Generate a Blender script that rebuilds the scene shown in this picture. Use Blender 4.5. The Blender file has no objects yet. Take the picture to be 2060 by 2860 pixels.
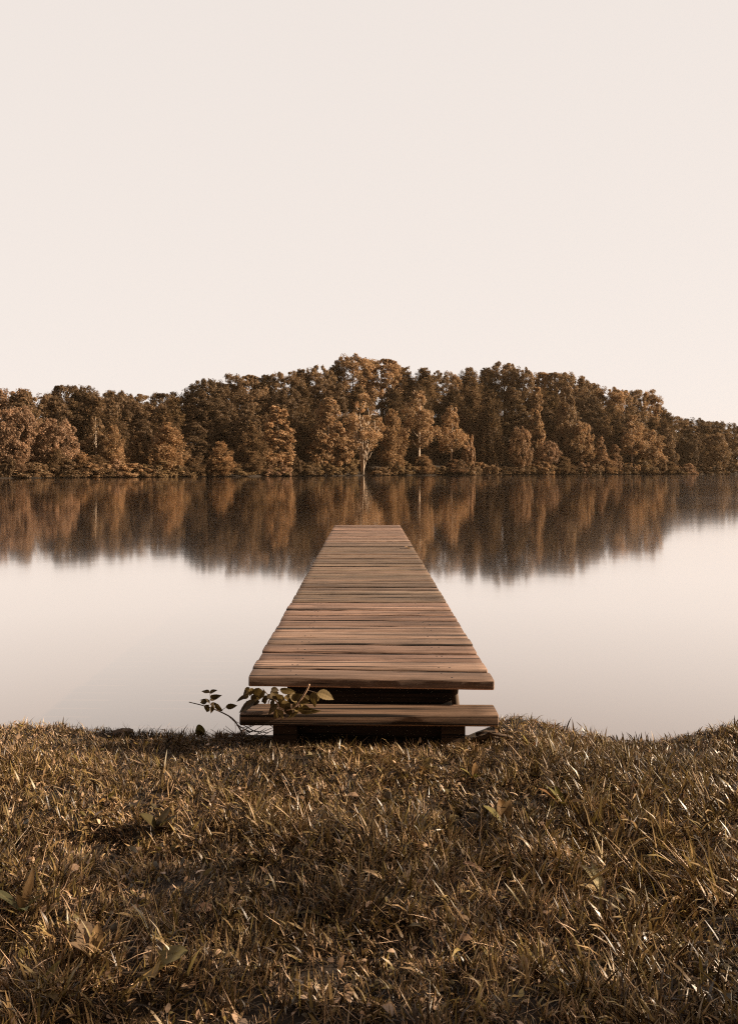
import bpy, math, random
import numpy as np
R = math.radians

# ---------------------------------------------------------------- camera, sky, sun
S = bpy.context.scene
C = S.collection
FPX = 2000.0            # focal length in pixels of the 2060 px wide frame
CAMZ = 1.65             # eye height over the water
HORY = 1311.0           # row of the horizon
cam_d = bpy.data.cameras.new('camera'); cam = bpy.data.objects.new('camera', cam_d); C.objects.link(cam)
cam.location = (0, 0, CAMZ); cam.rotation_euler = (R(90), 0, 0)
cam_d.sensor_fit = 'HORIZONTAL'; cam_d.sensor_width = 36; cam_d.lens = 36*FPX/2060
cam_d.shift_y = -(1430-HORY)/2060
cam_d.clip_start = 0.05; cam_d.clip_end = 6000
cam_d.dof.use_dof = True; cam_d.dof.focus_distance = 3.7; cam_d.dof.aperture_fstop = 16.0
S.camera = cam

SUN_EL, SUN_AZ = R(21), R(0)      # azimuth measured from +x (right of the picture) towards +y
sd = (math.cos(SUN_EL)*math.cos(SUN_AZ), math.cos(SUN_EL)*math.sin(SUN_AZ), math.sin(SUN_EL))
sun_d = bpy.data.lights.new('sun', 'SUN'); sun_d.energy = 5.0; sun_d.angle = R(0.6); sun_d.color = (1.0, .80, .585)
sun = bpy.data.objects.new('sun', sun_d); C.objects.link(sun)
from mathutils import Vector, Matrix, noise as mnoise
sun.rotation_euler = Vector(sd).to_track_quat('Z', 'Y').to_euler(); sun.location = (30, -2, 20)

W = bpy.data.worlds.new('World'); S.world = W; W.use_nodes = True
nt = W.node_tree; nt.nodes.clear()
def N(tree, t, **kw):
    n = tree.nodes.new(t)
    for k, v in kw.items(): setattr(n, k, v)
    return n
out = N(nt, 'ShaderNodeOutputWorld'); bg = N(nt, 'ShaderNodeBackground')
sky = N(nt, 'ShaderNodeTexSky', sky_type='NISHITA', sun_disc=False)
sky.sun_elevation = SUN_EL; sky.sun_rotation = R(90) - SUN_AZ
bw = N(nt, 'ShaderNodeRGBToBW'); nt.links.new(sky.outputs[0], bw.inputs[0])
tint = N(nt, 'ShaderNodeMix', data_type='RGBA', blend_type='MULTIPLY'); tint.inputs[0].default_value = 1
tint.inputs[7].default_value = (1, .93, .87, 1); nt.links.new(bw.outputs[0], tint.inputs[6])
tc = N(nt, 'ShaderNodeTexCoord'); sep = N(nt, 'ShaderNodeSeparateXYZ'); nt.links.new(tc.outputs['Generated'], sep.inputs[0])
ramp = N(nt, 'ShaderNodeValToRGB'); nt.links.new(sep.outputs[2], ramp.inputs[0])   # bright thin overcast, dimmer overhead
e = ramp.color_ramp.elements; e[0].position = 0.0; e[0].color = (4.36, 3.98, 3.72, 1); e[1].position = .60; e[1].color = (4.15, 3.80, 3.57, 1)
e2 = e.new(1.0); e2.color = (1.35, .92, .61, 1)
mx = N(nt, 'ShaderNodeMix', data_type='RGBA'); mx.inputs[0].default_value = .95
nt.links.new(tint.outputs[2], mx.inputs[6])
# the sky is brightest over the lake and dim over the land behind the camera
r2 = N(nt, 'ShaderNodeValToRGB'); mr = N(nt, 'ShaderNodeMapRange'); mr.inputs[1].default_value = -1; mr.inputs[2].default_value = 1
nt.links.new(sep.outputs[1], mr.inputs[0]); nt.links.new(mr.outputs[0], r2.inputs[0])
r2.color_ramp.elements[0].position = .15; r2.color_ramp.elements[0].color = (.20, .145, .10, 1); r2.color_ramp.elements[1].position = .62; r2.color_ramp.elements[1].color = (1, 1, 1, 1)
m2 = N(nt, 'ShaderNodeMix', data_type='RGBA', blend_type='MULTIPLY'); m2.inputs[0].default_value = 1
nt.links.new(ramp.outputs[0], m2.inputs[6]); nt.links.new(r2.outputs[0], m2.inputs[7]); nt.links.new(m2.outputs[2], mx.inputs[7])
nt.links.new(mx.outputs[2], bg.inputs[0]); bg.inputs[1].default_value = .1; nt.links.new(bg.outputs[0], out.inputs[0])
S.view_settings.view_transform = 'Standard'; S.view_settings.look = 'None'; S.view_settings.gamma = 1
S.view_settings.exposure = 1.1
S.render.engine = 'CYCLES'; S.cycles.pixel_filter_type = 'BLACKMAN_HARRIS'; S.cycles.filter_width = 1.15; S.cycles.use_denoising = False; S.cycles.use_adaptive_sampling = False; S.cycles.max_bounces = 6
S.cycles.sample_clamp_indirect = 1.5; S.cycles.sample_clamp_direct = 1.3; S.cycles.caustics_reflective = False; S.cycles.caustics_refractive = False

# ---------------------------------------------------------------- helpers
def tag(o, label=None, cat=None, group=None, kind=None):
    for k, v in (('label', label), ('category', cat), ('group', group), ('kind', kind)):
        if v: o[k] = v
    return o
def link(name, me, mat, parent=None):
    o = bpy.data.objects.new(name, me); C.objects.link(o)
    if mat and not me.materials: me.materials.append(mat)
    if parent: o.parent = parent
    return o
def empty(name, loc):
    o = bpy.data.objects.new(name, None); C.objects.link(o); o.location = loc; o.empty_display_size = .1
    return o
def np_mesh(name, V, Q, col=None, smooth=False):
    """V (n,3) verts, Q (m,4) quads, col (n,3) linear point colours"""
    me = bpy.data.meshes.new(name); V = np.asarray(V, np.float32); Q = np.asarray(Q, np.int32)
    me.vertices.add(len(V)); me.vertices.foreach_set('co', V.ravel())
    me.loops.add(Q.size); me.loops.foreach_set('vertex_index', Q.ravel())
    me.polygons.add(len(Q)); me.polygons.foreach_set('loop_start', np.arange(0, Q.size, 4, dtype=np.int32))
    me.polygons.foreach_set('loop_total', np.full(len(Q), 4, np.int32))
    if smooth: me.polygons.foreach_set('use_smooth', np.ones(len(Q), bool))
    if col is not None:
        a = me.attributes.new('tone', 'FLOAT_COLOR', 'POINT')
        a.data.foreach_set('color', np.hstack([np.asarray(col, np.float32), np.ones((len(V), 1), np.float32)]).ravel())
    me.update(calc_edges=True)
    return me
class MB:
    def __init__(s): s.v = []; s.f = []
    def tube(s, pts, rad, n=7):
        pts = [Vector(p) for p in pts]; base = len(s.v)
        for i, p in enumerate(pts):
            d = (pts[min(i+1, len(pts)-1)] - pts[max(i-1, 0)]).normalized()
            a = d.cross(Vector((0.31, .95, .05)) if abs(d.z) > .6 else Vector((0, 0, 1))).normalized(); b = d.cross(a)
            for k in range(n):
                t = 2*math.pi*k/n; s.v.append(p + (a*math.cos(t) + b*math.sin(t))*rad[i])
        for i in range(len(pts)-1):
            for k in range(n):
                s.f.append((base+i*n+k, base+i*n+(k+1) % n, base+(i+1)*n+(k+1) % n, base+(i+1)*n+k))
        s.f.append(tuple(base+k for k in range(n))[::-1]); s.f.append(tuple(base+(len(pts)-1)*n+k for k in range(n)))
    def mesh(s, name, smooth=True):
        me = bpy.data.meshes.new(name); me.from_pydata([tuple(v) for v in s.v], [], s.f)
        if smooth: me.polygons.foreach_set('use_smooth', [True]*len(me.polygons))
        me.update(); return me
def vnoise(x, y, seed=0):
    """smooth 2-D value noise, 0..1"""
    xi = np.floor(x).astype(np.int64); yi = np.floor(y).astype(np.int64); fx = x-xi; fy = y-yi
    fx = fx*fx*(3-2*fx); fy = fy*fy*(3-2*fy)
    def h(a, b):
        n = (a*374761393 + b*668265263 + seed*1442695041) & 0x7fffffff
        n = ((n ^ (n >> 13))*1274126177) & 0x7fffffff
        return ((n ^ (n >> 16)) & 0xffff)/65535.0
    return (h(xi, yi)*(1-fx)+h(xi+1, yi)*fx)*(1-fy) + (h(xi, yi+1)*(1-fx)+h(xi+1, yi+1)*fx)*fy
def sstep(a, b, x):
    t = np.clip((x-a)/(b-a), 0, 1); return t*t*(3-2*t)
def gx(px, d): return (px-1030)/FPX*d
def gz(py, d): return CAMZ-(py-HORY)/FPX*d

# ---------------------------------------------------------------- materials
def mat(name):
    m = bpy.data.materials.new(name); m.use_nodes = True; t = m.node_tree
    return m, t, t.nodes['Principled BSDF'], t.nodes['Material Output']
def leafmat(name, base, transl=.3, rough=.55, spec=.3, attr=True, objcol=True, tboost=1.2):
    m, t, p, o = mat(name)
    c = N(t, 'ShaderNodeRGB'); c.outputs[0].default_value = (*base, 1); last = c.outputs[0]
    def mul(s):
        nonlocal last
        n = N(t, 'ShaderNodeMix', data_type='RGBA', blend_type='MULTIPLY'); n.inputs[0].default_value = 1
        t.links.new(last, n.inputs[6]); t.links.new(s, n.inputs[7]); last = n.outputs[2]
    if attr:
        a = N(t, 'ShaderNodeAttribute', attribute_name='tone'); mul(a.outputs[0])
    if objcol:
        i = N(t, 'ShaderNodeObjectInfo'); mul(i.outputs['Color'])
    t.links.new(last, p.inputs['Base Color']); p.inputs['Roughness'].default_value = rough
    p.inputs['Specular IOR Level'].default_value = spec
    tr = N(t, 'ShaderNodeBsdfTranslucent'); g = N(t, 'ShaderNodeMix', data_type='RGBA', blend_type='MULTIPLY')
    g.inputs[0].default_value = 1; g.inputs[7].default_value = (tboost, tboost, tboost*.85, 1)
    t.links.new(last, g.inputs[6]); t.links.new(g.outputs[2], tr.inputs[0])
    ms = N(t, 'ShaderNodeMixShader'); ms.inputs[0].default_value = transl
    t.links.new(p.outputs[0], ms.inputs[1]); t.links.new(tr.outputs[0], ms.inputs[2]); t.links.new(ms.outputs[0], o.inputs[0])
    return m
M_foliage = leafmat('tree_foliage', (.250, .174, .115), .30, .6, .25)
M_grass = leafmat('grass_blades', (1, 1, 1), .14, .40, .45, objcol=False)
M_weed = leafmat('weed_leaf', (1, 1, 1), .22, .65, .2)
def barkmat(name, a, b, sc):
    m, t, p, o = mat(name)
    tcn = N(t, 'ShaderNodeTexCoord'); mp = N(t, 'ShaderNodeMapping'); mp.inputs['Scale'].default_value = (sc, sc, sc*.2)
    nz = N(t, 'ShaderNodeTexNoise'); nz.inputs['Detail'].default_value = 6; cr = N(t, 'ShaderNodeValToRGB')
    cr.color_ramp.elements[0].color = (*a, 1); cr.color_ramp.elements[1].color = (*b, 1)
    cr.color_ramp.elements[0].position = .35; cr.color_ramp.elements[1].position = .65
    t.links.new(tcn.outputs['Object'], mp.inputs[0]); t.links.new(mp.outputs[0], nz.inputs[0]); t.links.new(nz.outputs[0], cr.inputs[0])
    t.links.new(cr.outputs[0], p.inputs['Base Color']); p.inputs['Roughness'].default_value = .85
    return m
M_bark = barkmat('bark', (.05, .032, .02), (.13, .085, .055), 3)
M_palebark = barkmat('pale_bark', (.34, .26, .19), (.62, .50, .39), 3)
M_twig = barkmat('twig_bark', (.05, .032, .02), (.12, .075, .045), 60)
M_paletwig = barkmat('pale_twig_bark', (.36, .22, .13), (.55, .36, .24), 60)

def woodmat():
    m, t, p, o = mat('weathered_wood')
    tcn = N(t, 'ShaderNodeTexCoord'); oi = N(t, 'ShaderNodeObjectInfo')
    off = N(t, 'ShaderNodeVectorMath', operation='SCALE'); off.inputs[0].default_value = (17, 31, 23); t.links.new(oi.outputs['Random'], off.inputs['Scale'])
    add = N(t, 'ShaderNodeVectorMath', operation='ADD'); t.links.new(tcn.outputs['Object'], add.inputs[0]); t.links.new(off.outputs[0], add.inputs[1])
    def nz(scale, detail, rough=.6, dist=0):
        mp = N(t, 'ShaderNodeMapping'); mp.inputs['Scale'].default_value = scale; t.links.new(add.outputs[0], mp.inputs[0])
        n = N(t, 'ShaderNodeTexNoise'); n.inputs['Scale'].default_value = 1; n.inputs['Detail'].default_value = detail
        n.inputs['Roughness'].default_value = rough; n.inputs['Distortion'].default_value = dist; t.links.new(mp.outputs[0], n.inputs[0]); return n
    grain = nz((1.5, 85, 85), 7, .72, .1); broad = nz((1.2, 17, 17), 4, .6); crack = nz((.7, 48, 48), 2, .5, .15); blot = nz((4, 8, 8), 4, .6)
    def rampn(src, p0, c0, p1, c1):
        r = N(t, 'ShaderNodeValToRGB'); r.color_ramp.elements[0].position = p0; r.color_ramp.elements[1].position = p1
        r.color_ramp.elements[0].color = (c0, c0, c0, 1); r.color_ramp.elements[1].color = (c1, c1, c1, 1); t.links.new(src.outputs[0], r.inputs[0]); return r
    def mul(a, b):
        n = N(t, 'ShaderNodeMix', data_type='RGBA', blend_type='MULTIPLY'); n.inputs[0].default_value = 1
        t.links.new(a, n.inputs[6]); t.links.new(b, n.inputs[7]); return n.outputs[2]
    col = oi.outputs['Color']
    ea = N(t, 'ShaderNodeAttribute', attribute_name='edge_shade'); col = mul(col, rampn(type('s', (), {'outputs': [ea.outputs['Fac']]}), 0, 1, 1, .28).outputs[0])
    for r in (rampn(grain, .32, .60, .68, 1.7), rampn(broad, .3, .80, .7, 1.65), rampn(crack, .38, .12, .44, 1.0), rampn(blot, .28, .7, .5, 1.05)):
        col = mul(col, r.outputs[0])
    t.links.new(col, p.inputs['Base Color']); p.inputs['Roughness'].default_value = .78; p.inputs['Specular IOR Level'].default_value = .25
    s = N(t, 'ShaderNodeMath', operation='ADD'); t.links.new(grain.outputs[0], s.inputs[0]); t.links.new(crack.outputs[0], s.inputs[1])
    b = N(t, 'ShaderNodeBump'); b.inputs['Strength'].default_value = .55; b.inputs['Distance'].default_value = .006
    t.links.new(s.outputs[0], b.inputs['Height']); t.links.new(b.outputs[0], p.inputs['Normal'])
    return m
M_wood = woodmat()

def soilmat():
    m, t, p, o = mat('soil')
    nz = N(t, 'ShaderNodeTexNoise'); nz.inputs['Scale'].default_value = 30; nz.inputs['Detail'].default_value = 8
    tcn = N(t, 'ShaderNodeTexCoord'); t.links.new(tcn.outputs['Object'], nz.inputs[0])
    cr = N(t, 'ShaderNodeValToRGB'); cr.color_ramp.elements[0].color = (.008, .0045, .002, 1); cr.color_ramp.elements[1].color = (.026, .014, .007, 1)
    t.links.new(nz.outputs[0], cr.inputs[0]); t.links.new(cr.outputs[0], p.inputs['Base Color']); p.inputs['Roughness'].default_value = .95
    b = N(t, 'ShaderNodeBump'); b.inputs['Strength'].default_value = .6; b.inputs['Distance'].default_value = .01
    t.links.new(nz.outputs[0], b.inputs['Height']); t.links.new(b.outputs[0], p.inputs['Normal'])
    return m
M_soil = soilmat()
def hillmat():
    m, t, p, o = mat('forest_floor')
    nz = N(t, 'ShaderNodeTexNoise'); nz.inputs['Scale'].default_value = .5; nz.inputs['Detail'].default_value = 8
    tcn = N(t, 'ShaderNodeTexCoord'); t.links.new(tcn.outputs['Object'], nz.inputs[0])
    cr = N(t, 'ShaderNodeValToRGB'); cr.color_ramp.elements[0].color = (.010, .006, .003, 1); cr.color_ramp.elements[1].color = (.035, .021, .011, 1)
    t.links.new(nz.outputs[0], cr.inputs[0]); t.links.new(cr.outputs[0], p.inputs['Base Color']); p.inputs['Roughness'].default_value = 1
    return m
M_hill = hillmat()
def watermat():
    m, t, p, o = mat('lake_water')
    t.nodes.remove(p)
    lw = N(t, 'ShaderNodeLayerWeight'); lw.inputs[0].default_value = .5
    r = N(t, 'ShaderNodeValToRGB'); t.links.new(lw.outputs['Facing'], r.inputs[0])
    el = r.color_ramp.elements; el[0].position = 0; el[0].color = (.06,)*3+(1,); el[1].position = 1; el[1].color = (1, 1, 1, 1)
    for ps, v in ((.4, .12), (.6, .38), (.67, .55), (.75, .78), (.82, .95), (.86, 1)):
        x = el.new(ps); x.color = (v, v, v, 1)
    gl = N(t, 'ShaderNodeBsdfAnisotropic'); gl.inputs['Roughness'].default_value = .062; gl.inputs['Color'].default_value = (1.0, .953, .912, 1)
    nz = N(t, 'ShaderNodeTexNoise'); nz.inputs['Scale'].default_value = 1; nz.inputs['Detail'].default_value = 3
    tcn = N(t, 'ShaderNodeTexCoord'); mp = N(t, 'ShaderNodeMapping'); mp.inputs['Scale'].default_value = (.5, .5, 1)
    t.links.new(tcn.outputs['Object'], mp.inputs[0]); t.links.new(mp.outputs[0], nz.inputs[0])
    mp2 = N(t, 'ShaderNodeMapping'); mp2.inputs['Scale'].default_value = (.012, .07, 1); n2 = N(t, 'ShaderNodeTexNoise'); n2.inputs['Scale'].default_value = 1; n2.inputs['Detail'].default_value = 4
    t.links.new(tcn.outputs['Object'], mp2.inputs[0]); t.links.new(mp2.outputs[0], n2.inputs[0]); mr2 = N(t, 'ShaderNodeMapRange'); mr2.inputs[1].default_value = .3; mr2.inputs[2].default_value = .7; mr2.inputs[3].default_value = .052; mr2.inputs[4].default_value = .078
    t.links.new(n2.outputs[0], mr2.inputs[0]); t.links.new(mr2.outputs[0], gl.inputs['Roughness'])
    b = N(t, 'ShaderNodeBump'); b.inputs['Strength'].default_value = .015; b.inputs['Distance'].default_value = .1
    t.links.new(nz.outputs[0], b.inputs['Height']); t.links.new(b.outputs[0], gl.inputs['Normal'])
    df = N(t, 'ShaderNodeBsdfDiffuse'); df.inputs[0].default_value = (.09, .055, .036, 1)
    ms = N(t, 'ShaderNodeMixShader'); t.links.new(r.outputs[0], ms.inputs[0]); t.links.new(df.outputs[0], ms.inputs[1]); t.links.new(gl.outputs[0], ms.inputs[2])
    t.links.new(ms.outputs[0], o.inputs[0]); return m
M_water = watermat()

# ---------------------------------------------------------------- water, far hill
wme = np_mesh('water', [(-1400, -60, 0), (1400, -60, 0), (1400, 880, 0), (-1400, 880, 0)], [(0, 1, 2, 3)])
tag(link('water', wme, M_water), kind='structure')

SH = np.array([(-1500, 90), (-600, 112), (30, 134), (700, 166), (1000, 190), (1380, 213), (1700, 230), (2030, 252), (2600, 285), (3600, 330)], float)
def shore(px): return np.interp(px, SH[:, 0], SH[:, 1])
SKY = [(-1500, 1120), (-600, 1100), (30, 1082), (80, 1096), (187, 1072), (240, 1077), (330, 1092), (470, 1094), (540, 1075), (575, 1056), (610, 1070), (680, 1042),
       (800, 1032), (900, 1020), (990, 994), (1070, 1000), (1100, 1030), (1250, 1034), (1340, 1028), (1408, 1010), (1460, 1032), (1580, 1040), (1640, 1066),
       (1700, 1086), (1800, 1086), (1850, 1145), (1920, 1170), (2030, 1178), (2600, 1190), (3600, 1200)]
SKY = np.array(SKY, float)
SKOFF = 42.0
def skyz(px): return CAMZ + (HORY-np.interp(px, SKY[:, 0], SKY[:, 1]))/FPX*(shore(px)+SKOFF)
def smooth_skyz(px): return np.mean([skyz(px+d) for d in range(-150, 151, 30)], axis=0)
def hillz(px, off):
    top = np.maximum(smooth_skyz(px)-17.0, 1.5)
    k = np.interp(off, [-6, -1, 0, 6, 14, 26, 42, 80, 400], [-.1, -.02, 0, .03, .15, .55, 1, 1.0, .4])
    return np.where(off < 0, np.interp(off, [-6, 0], [-1.5, .15]), .15 + .1*np.minimum(off, 5) + k*(top-.65))
pxs = np.linspace(-3500, 4600, 320); offs = np.array([-6, -2, -.5, 0, 1, 3, 6, 10, 14, 20, 26, 34, 42, 60, 80, 160, 400.])
PX, OF = np.meshgrid(pxs, offs); DD = shore(PX)+OF
wig = (vnoise(PX/22, PX*0, 5)-.5)*1.6*(np.abs(OF) < 2)
V = np.stack([gx(PX, DD), DD+wig, hillz(PX, OF)], -1).reshape(-1, 3)
nx = len(pxs); Q = [(j*nx+i, j*nx+i+1, (j+1)*nx+i+1, (j+1)*nx+i) for j in range(len(offs)-1) for i in range(nx-1)]
tag(link('hill', np_mesh('hill', V, Q, smooth=True), M_hill), kind='structure')

# ---------------------------------------------------------------- trees
def unit(a): return a/np.maximum(np.linalg.norm(a, axis=-1, keepdims=True), 1e-6)
def leaf_quads(P, Nrm, L, Wd, rng, along=None):
    n = len(P); r = unit(rng.normal(size=(n, 3))) if along is None else along
    Nn = unit(Nrm); u = unit(r - Nn*np.sum(r*Nn, 1, keepdims=True)); v = np.cross(Nn, u)
    L = L[:, None]; Wd = Wd[:, None]
    V = np.stack([P-u*L*.5, P+v*Wd*.5+Nn*L*.08, P+u*L*.5, P-v*Wd*.5+Nn*L*.08], 1).reshape(-1, 3)
    return V, np.arange(4*n).reshape(-1, 4)
def tones(base, n, rng, lo=.72, hi=1.3):
    t = (base*rng.uniform(lo, hi, n))[:, None]*np.array([[1, 1, 1]]); g = rng.uniform(-.10, .10, (n, 1))
    return t*np.concatenate([1+g*.6, 1+g*-.2+.03, 1-g], 1)
PROF = {
    'oak': lambda t: np.sqrt(np.clip(1-((t-.45)/.56)**2, 0, 1)),
    'poplar': lambda t: np.clip((1-t), 0, 1)**.78*np.clip(t/.2, 0, 1)**.5*1.18,
    'column': lambda t: np.clip(1-t, 0, 1)**.45*np.clip(t/.1, 0, 1)**.5,
    'shrub': lambda t: np.sqrt(np.clip(1-t*t, 0, 1)),
}
def clump_crown(kind, Wm, H, base, seed, ncl, per, leaf, gap=0.0):
    rng = np.random.default_rng(seed); prof = PROF[kind]
    ts = rng.uniform(.02, .93, ncl*3); w = prof(ts)+.12; keep = rng.uniform(0, 1, ncl*3) < w/w.max(); ts = ts[keep][:ncl]
    ncl = len(ts); th = rng.uniform(0, 2*np.pi, ncl)
    lump = .66+.75*vnoise(th*1.3+seed, ts*5+seed, seed)
    rr = prof(ts)*Wm*.5*lump*(.30+.70*np.sqrt(rng.uniform(.05, 1, ncl)))
    z = base*H+ts*(1-base)*H
    c = np.stack([rr*np.cos(th), rr*np.sin(th), z], 1)
    rc = Wm*(.055+.095*rng.uniform(size=ncl)**1.4)*(1.15-.4*ts)
    Vs, Cs = [], []
    n = ncl*per; ci = np.repeat(np.arange(ncl), per)
    d = unit(rng.normal(size=(n, 3))+np.array([0, 0, .25])+.5*unit(c*[1, 1, 0])[ci])
    P = c[ci]+d*rc[ci][:, None]*(rng.uniform(.15, 1, n)**.5*np.where(rng.uniform(size=n) < .14, rng.uniform(1.05, 1.4, n), 1))[:, None]*np.array([1, 1, 1.0])*rng.uniform(.65, 1.35, (ncl, 3))[ci]
    P[:, 2] = np.clip(P[:, 2], .02*H, None)
    nr = d+.75*rng.normal(size=(n, 3))+np.array([0, 0, .25])
    L = leaf*rng.uniform(.6, 1.35, n)
    V, Qd = leaf_quads(P, nr, L, L*rng.uniform(.5, .8, n), rng)
    col = tones(np.repeat(rng.uniform(.7, 1.25, ncl), per), n, rng)
    return np_mesh(kind+'_crown', V, Qd, np.repeat(col, 4, 0))
def spray_crown(Wm, H, base, seed, levels, per_level, slope, leaf, thin, power=.75, blade=140, fill=.5):
    rng = np.random.default_rng(seed); Ps, As, Ns, Cb = [], [], [], []
    limbs = []
    for i in range(levels):
        t = (i+rng.uniform(-.3, .3))/levels; t = min(max(t, 0), .985); z = base*H+t*(1-base)*H
        for k in range(max(3, int(per_level*(1-.4*t)))):
            a = rng.uniform(0, 2*np.pi); ln = Wm*.5*((1-t)**power*.95+.06)*rng.uniform(.7, 1.35)*(1 if t > .08 else .75)
            sl = slope+rng.normal()*.13+ (t-.3)*.25
            dirv = np.array([math.cos(a), math.sin(a), sl]); dirv /= np.linalg.norm(dirv)
            side = np.array([-math.sin(a), math.cos(a), 0])
            limbs.append(((0, 0, z), tuple(np.array([0, 0, z])+dirv*ln)))
            n = max(14, int(blade*ln/(Wm*.5)))
            s = rng.uniform(fill*.4, 1.03, n)
            wid = ln*.34*np.sin(np.clip((1.08-s), 0, 1)*np.pi*.62)+.1
            off = rng.uniform(-1, 1, n)
            P = np.array([0, 0, z])+dirv*ln*s[:, None]+side*(off*wid)[:, None]
            P[:, 2] += rng.normal(size=n)*thin*ln*.10 - .10*ln*s*s*(.3 if slope > .3 else .5)
            fw = unit(dirv+side*(off*.7)[:, None]+rng.normal(size=(n, 3))*.25)
            Ps.append(P); As.append(fw); Ns.append(np.array([0, 0, 1.])+.55*rng.normal(size=(n, 3))); Cb.append(np.full(n, rng.uniform(.7, 1.25)))
    P = np.vstack(Ps); n = len(P); L = leaf*rng.uniform(.6, 1.4, n)
    P[:, 2] = np.clip(P[:, 2], .02*H, None)
    V, Qd = leaf_quads(P, np.vstack(Ns), L, L*rng.uniform(.3, .55, n), rng, np.vstack(As))
    return np_mesh('spray_crown', V, Qd, np.repeat(tones(np.concatenate(Cb), n, rng), 4, 0)), limbs
def trunk_mesh(Wm, H, base, seed, rad=.022, top=.8, nl=9, lean=0.0, limbs=None):
    rng = random.Random(seed); mb = MB(); pts = []; rr = []
    for i in range(9):
        t = i/8; pts.append((lean*t*H+math.sin(t*5+seed)*.012*H*t, math.cos(t*4+seed)*.01*H*t, t*top*H)); rr.append(H*rad*(1-t*.85)*(1.35 if i == 0 else 1))
    mb.tube(pts, rr, 7)
    if limbs is None:
        for k in range(nl):
            t = base+(top-base)*(k+.5)/nl*.95; a = k*2.4+rng.random(); p0 = Vector((lean*t/top*H+math.sin(t/top*5+seed)*.012*H*t/top, math.cos(t/top*4+seed)*.01*H*t/top, t*H))
            ln = Wm*.36*(1.1-t*.6); d = Vector((math.cos(a), math.sin(a), .7+rng.random()*.5)).normalized()
            mb.tube([p0, p0+d*ln*.5, p0+(d+Vector((0, 0, .25))).normalized()*ln], [H*rad*.42*(1-t*.5), H*rad*.25*(1-t*.5), H*rad*.07], 5)
    else:
        for a, b in limbs[::3]: mb.tube([a, b], [H*rad*.28, H*rad*.05], 4)
    return mb.mesh('trunk')
PROTO = {}
def proto(key, Wm, H, crown, trunk, bark=None): PROTO.setdefault(key, []).append((Wm, H, crown, trunk, bark or M_bark))
for s in range(4): proto('oak', 10, 16, clump_crown('oak', 10, 16, .10, 10+s, 190, 150, .36), trunk_mesh(10, 16, .25, s))
for s in range(3): proto('poplar', 8, 18, clump_crown('poplar', 8, 18, .06, 30+s, 185, 140, .34), trunk_mesh(8, 18, .15, s+5, .017, .9, 12))
for s in range(2): proto('column', 5, 18, clump_crown('column', 5.4, 18, .05, 50+s, 170, 130, .32), trunk_mesh(5, 18, .12, s+9, .014, .92, 12))
for s in range(2): proto('open', 8, 18, clump_crown('poplar', 8.5, 18, .30, 70+s, 100, 150, .32), trunk_mesh(8, 18, .25, s+12, .019, .92, 14), M_palebark)
for s in range(4): proto('shrub', 5, 4, clump_crown('shrub', 5.2, 4, .0, 90+s, 70, 150, .26), trunk_mesh(5, 4, .1, s+3, .02, .7, 6))
for s in range(4):
    cm, lm = spray_crown(8.5, 18, .12, 110+s, 22, 9, .12, .46, 2.2, .6, 260); proto('pine', 8.5, 18, cm, trunk_mesh(8.5, 18, .2, s+2, .015, .97, 0, 0, lm))
for s in range(3):
    cm, lm = spray_crown(8.5, 13, .03, 130+s, 20, 9, .5, .40, 1.2, .62, 240, .35); proto('feather', 8.5, 13, cm, trunk_mesh(8.5, 13, .1, s+4, .014, .95, 0, 0, lm))
# the pale forked tree that stands at the water's edge in the middle
def pale_tree():
    Wm, H = 10.5, 22.0; rng = random.Random(4); mb = MB()
    stems = []
    for k, (a, lean, hh, r) in enumerate([(0, -.02, .74, .20), (0.6, .10, .66, .17), (3.3, .10, .62, .15), (2.4, .22, .5, .09), (.2, .2, .52, .10), (4.6, .12, .6, .12)]):
        pts, rr = [], []
        for i in range(8):
            t = i/7; sp = lean*H*hh*(t**1.25)
            pts.append((math.cos(a)*sp*1.1+.09*math.sin(i*1.7+k)+(-.28+.12*k)*.6, math.sin(a)*sp*.6-.15*(k % 2), t*hh*H)); pts[-1] = (pts[-1][0], pts[-1][1]-1.7*t**.6, pts[-1][2]); rr.append(1.5*r*(1-.80*t)*(1.3 if i == 0 else 1))
        mb.tube(pts, rr, 7); stems.append(pts)
        for j in range(2, 8):
            for q in range(3):
                p0 = Vector(pts[j]); aa = rng.uniform(0, 6.28); d = Vector((math.cos(aa), math.sin(aa)*.8, 1.3)).normalized(); ln = rng.uniform(1.2, 3.0)
                mb.tube([p0, p0+d*ln*.5+Vector((0, 0, .05)), p0+(d+Vector((0, 0, .2))).normalized()*ln], [.10, .075, .04], 4)
    r2 = np.random.default_rng(3)
    me = clump_crown('poplar', Wm, H, .30, 201, 82, 120, .31)
    proto('pale', Wm, H, me, mb.mesh('pale_trunk'), M_palebark)
pale_tree()

cnt = {}
def tree(kind, name, px, top, wpx, off, tint, label, group=None, cat='tree', yaw=None, height=None):
    D = float(shore(px)+off); zb = float(hillz(np.array(float(px)), np.array(float(off))))-.15
    h = (CAMZ+(HORY-top)/FPX*D)-zb if height is None else height
    w = wpx/FPX*D
    k = cnt.get(kind, 0); cnt[kind] = k+1
    Wm, H, cr, tk, bk = PROTO[kind][k % len(PROTO[kind])]
    rnd = random.Random(k*7+int(px))
    e = empty(name, (gx(px, D), D, zb)); e.rotation_euler.z = 0 if kind == 'pale' else rnd.uniform(0, 6.28) if yaw is None else yaw
    e.scale = (w/Wm, w/Wm, h/H)
    c = link('crown', cr, M_foliage, e); c.color = (*tint, 1); link('trunk', tk, bk, e)
    tag(e, label, cat, group); return e
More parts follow.
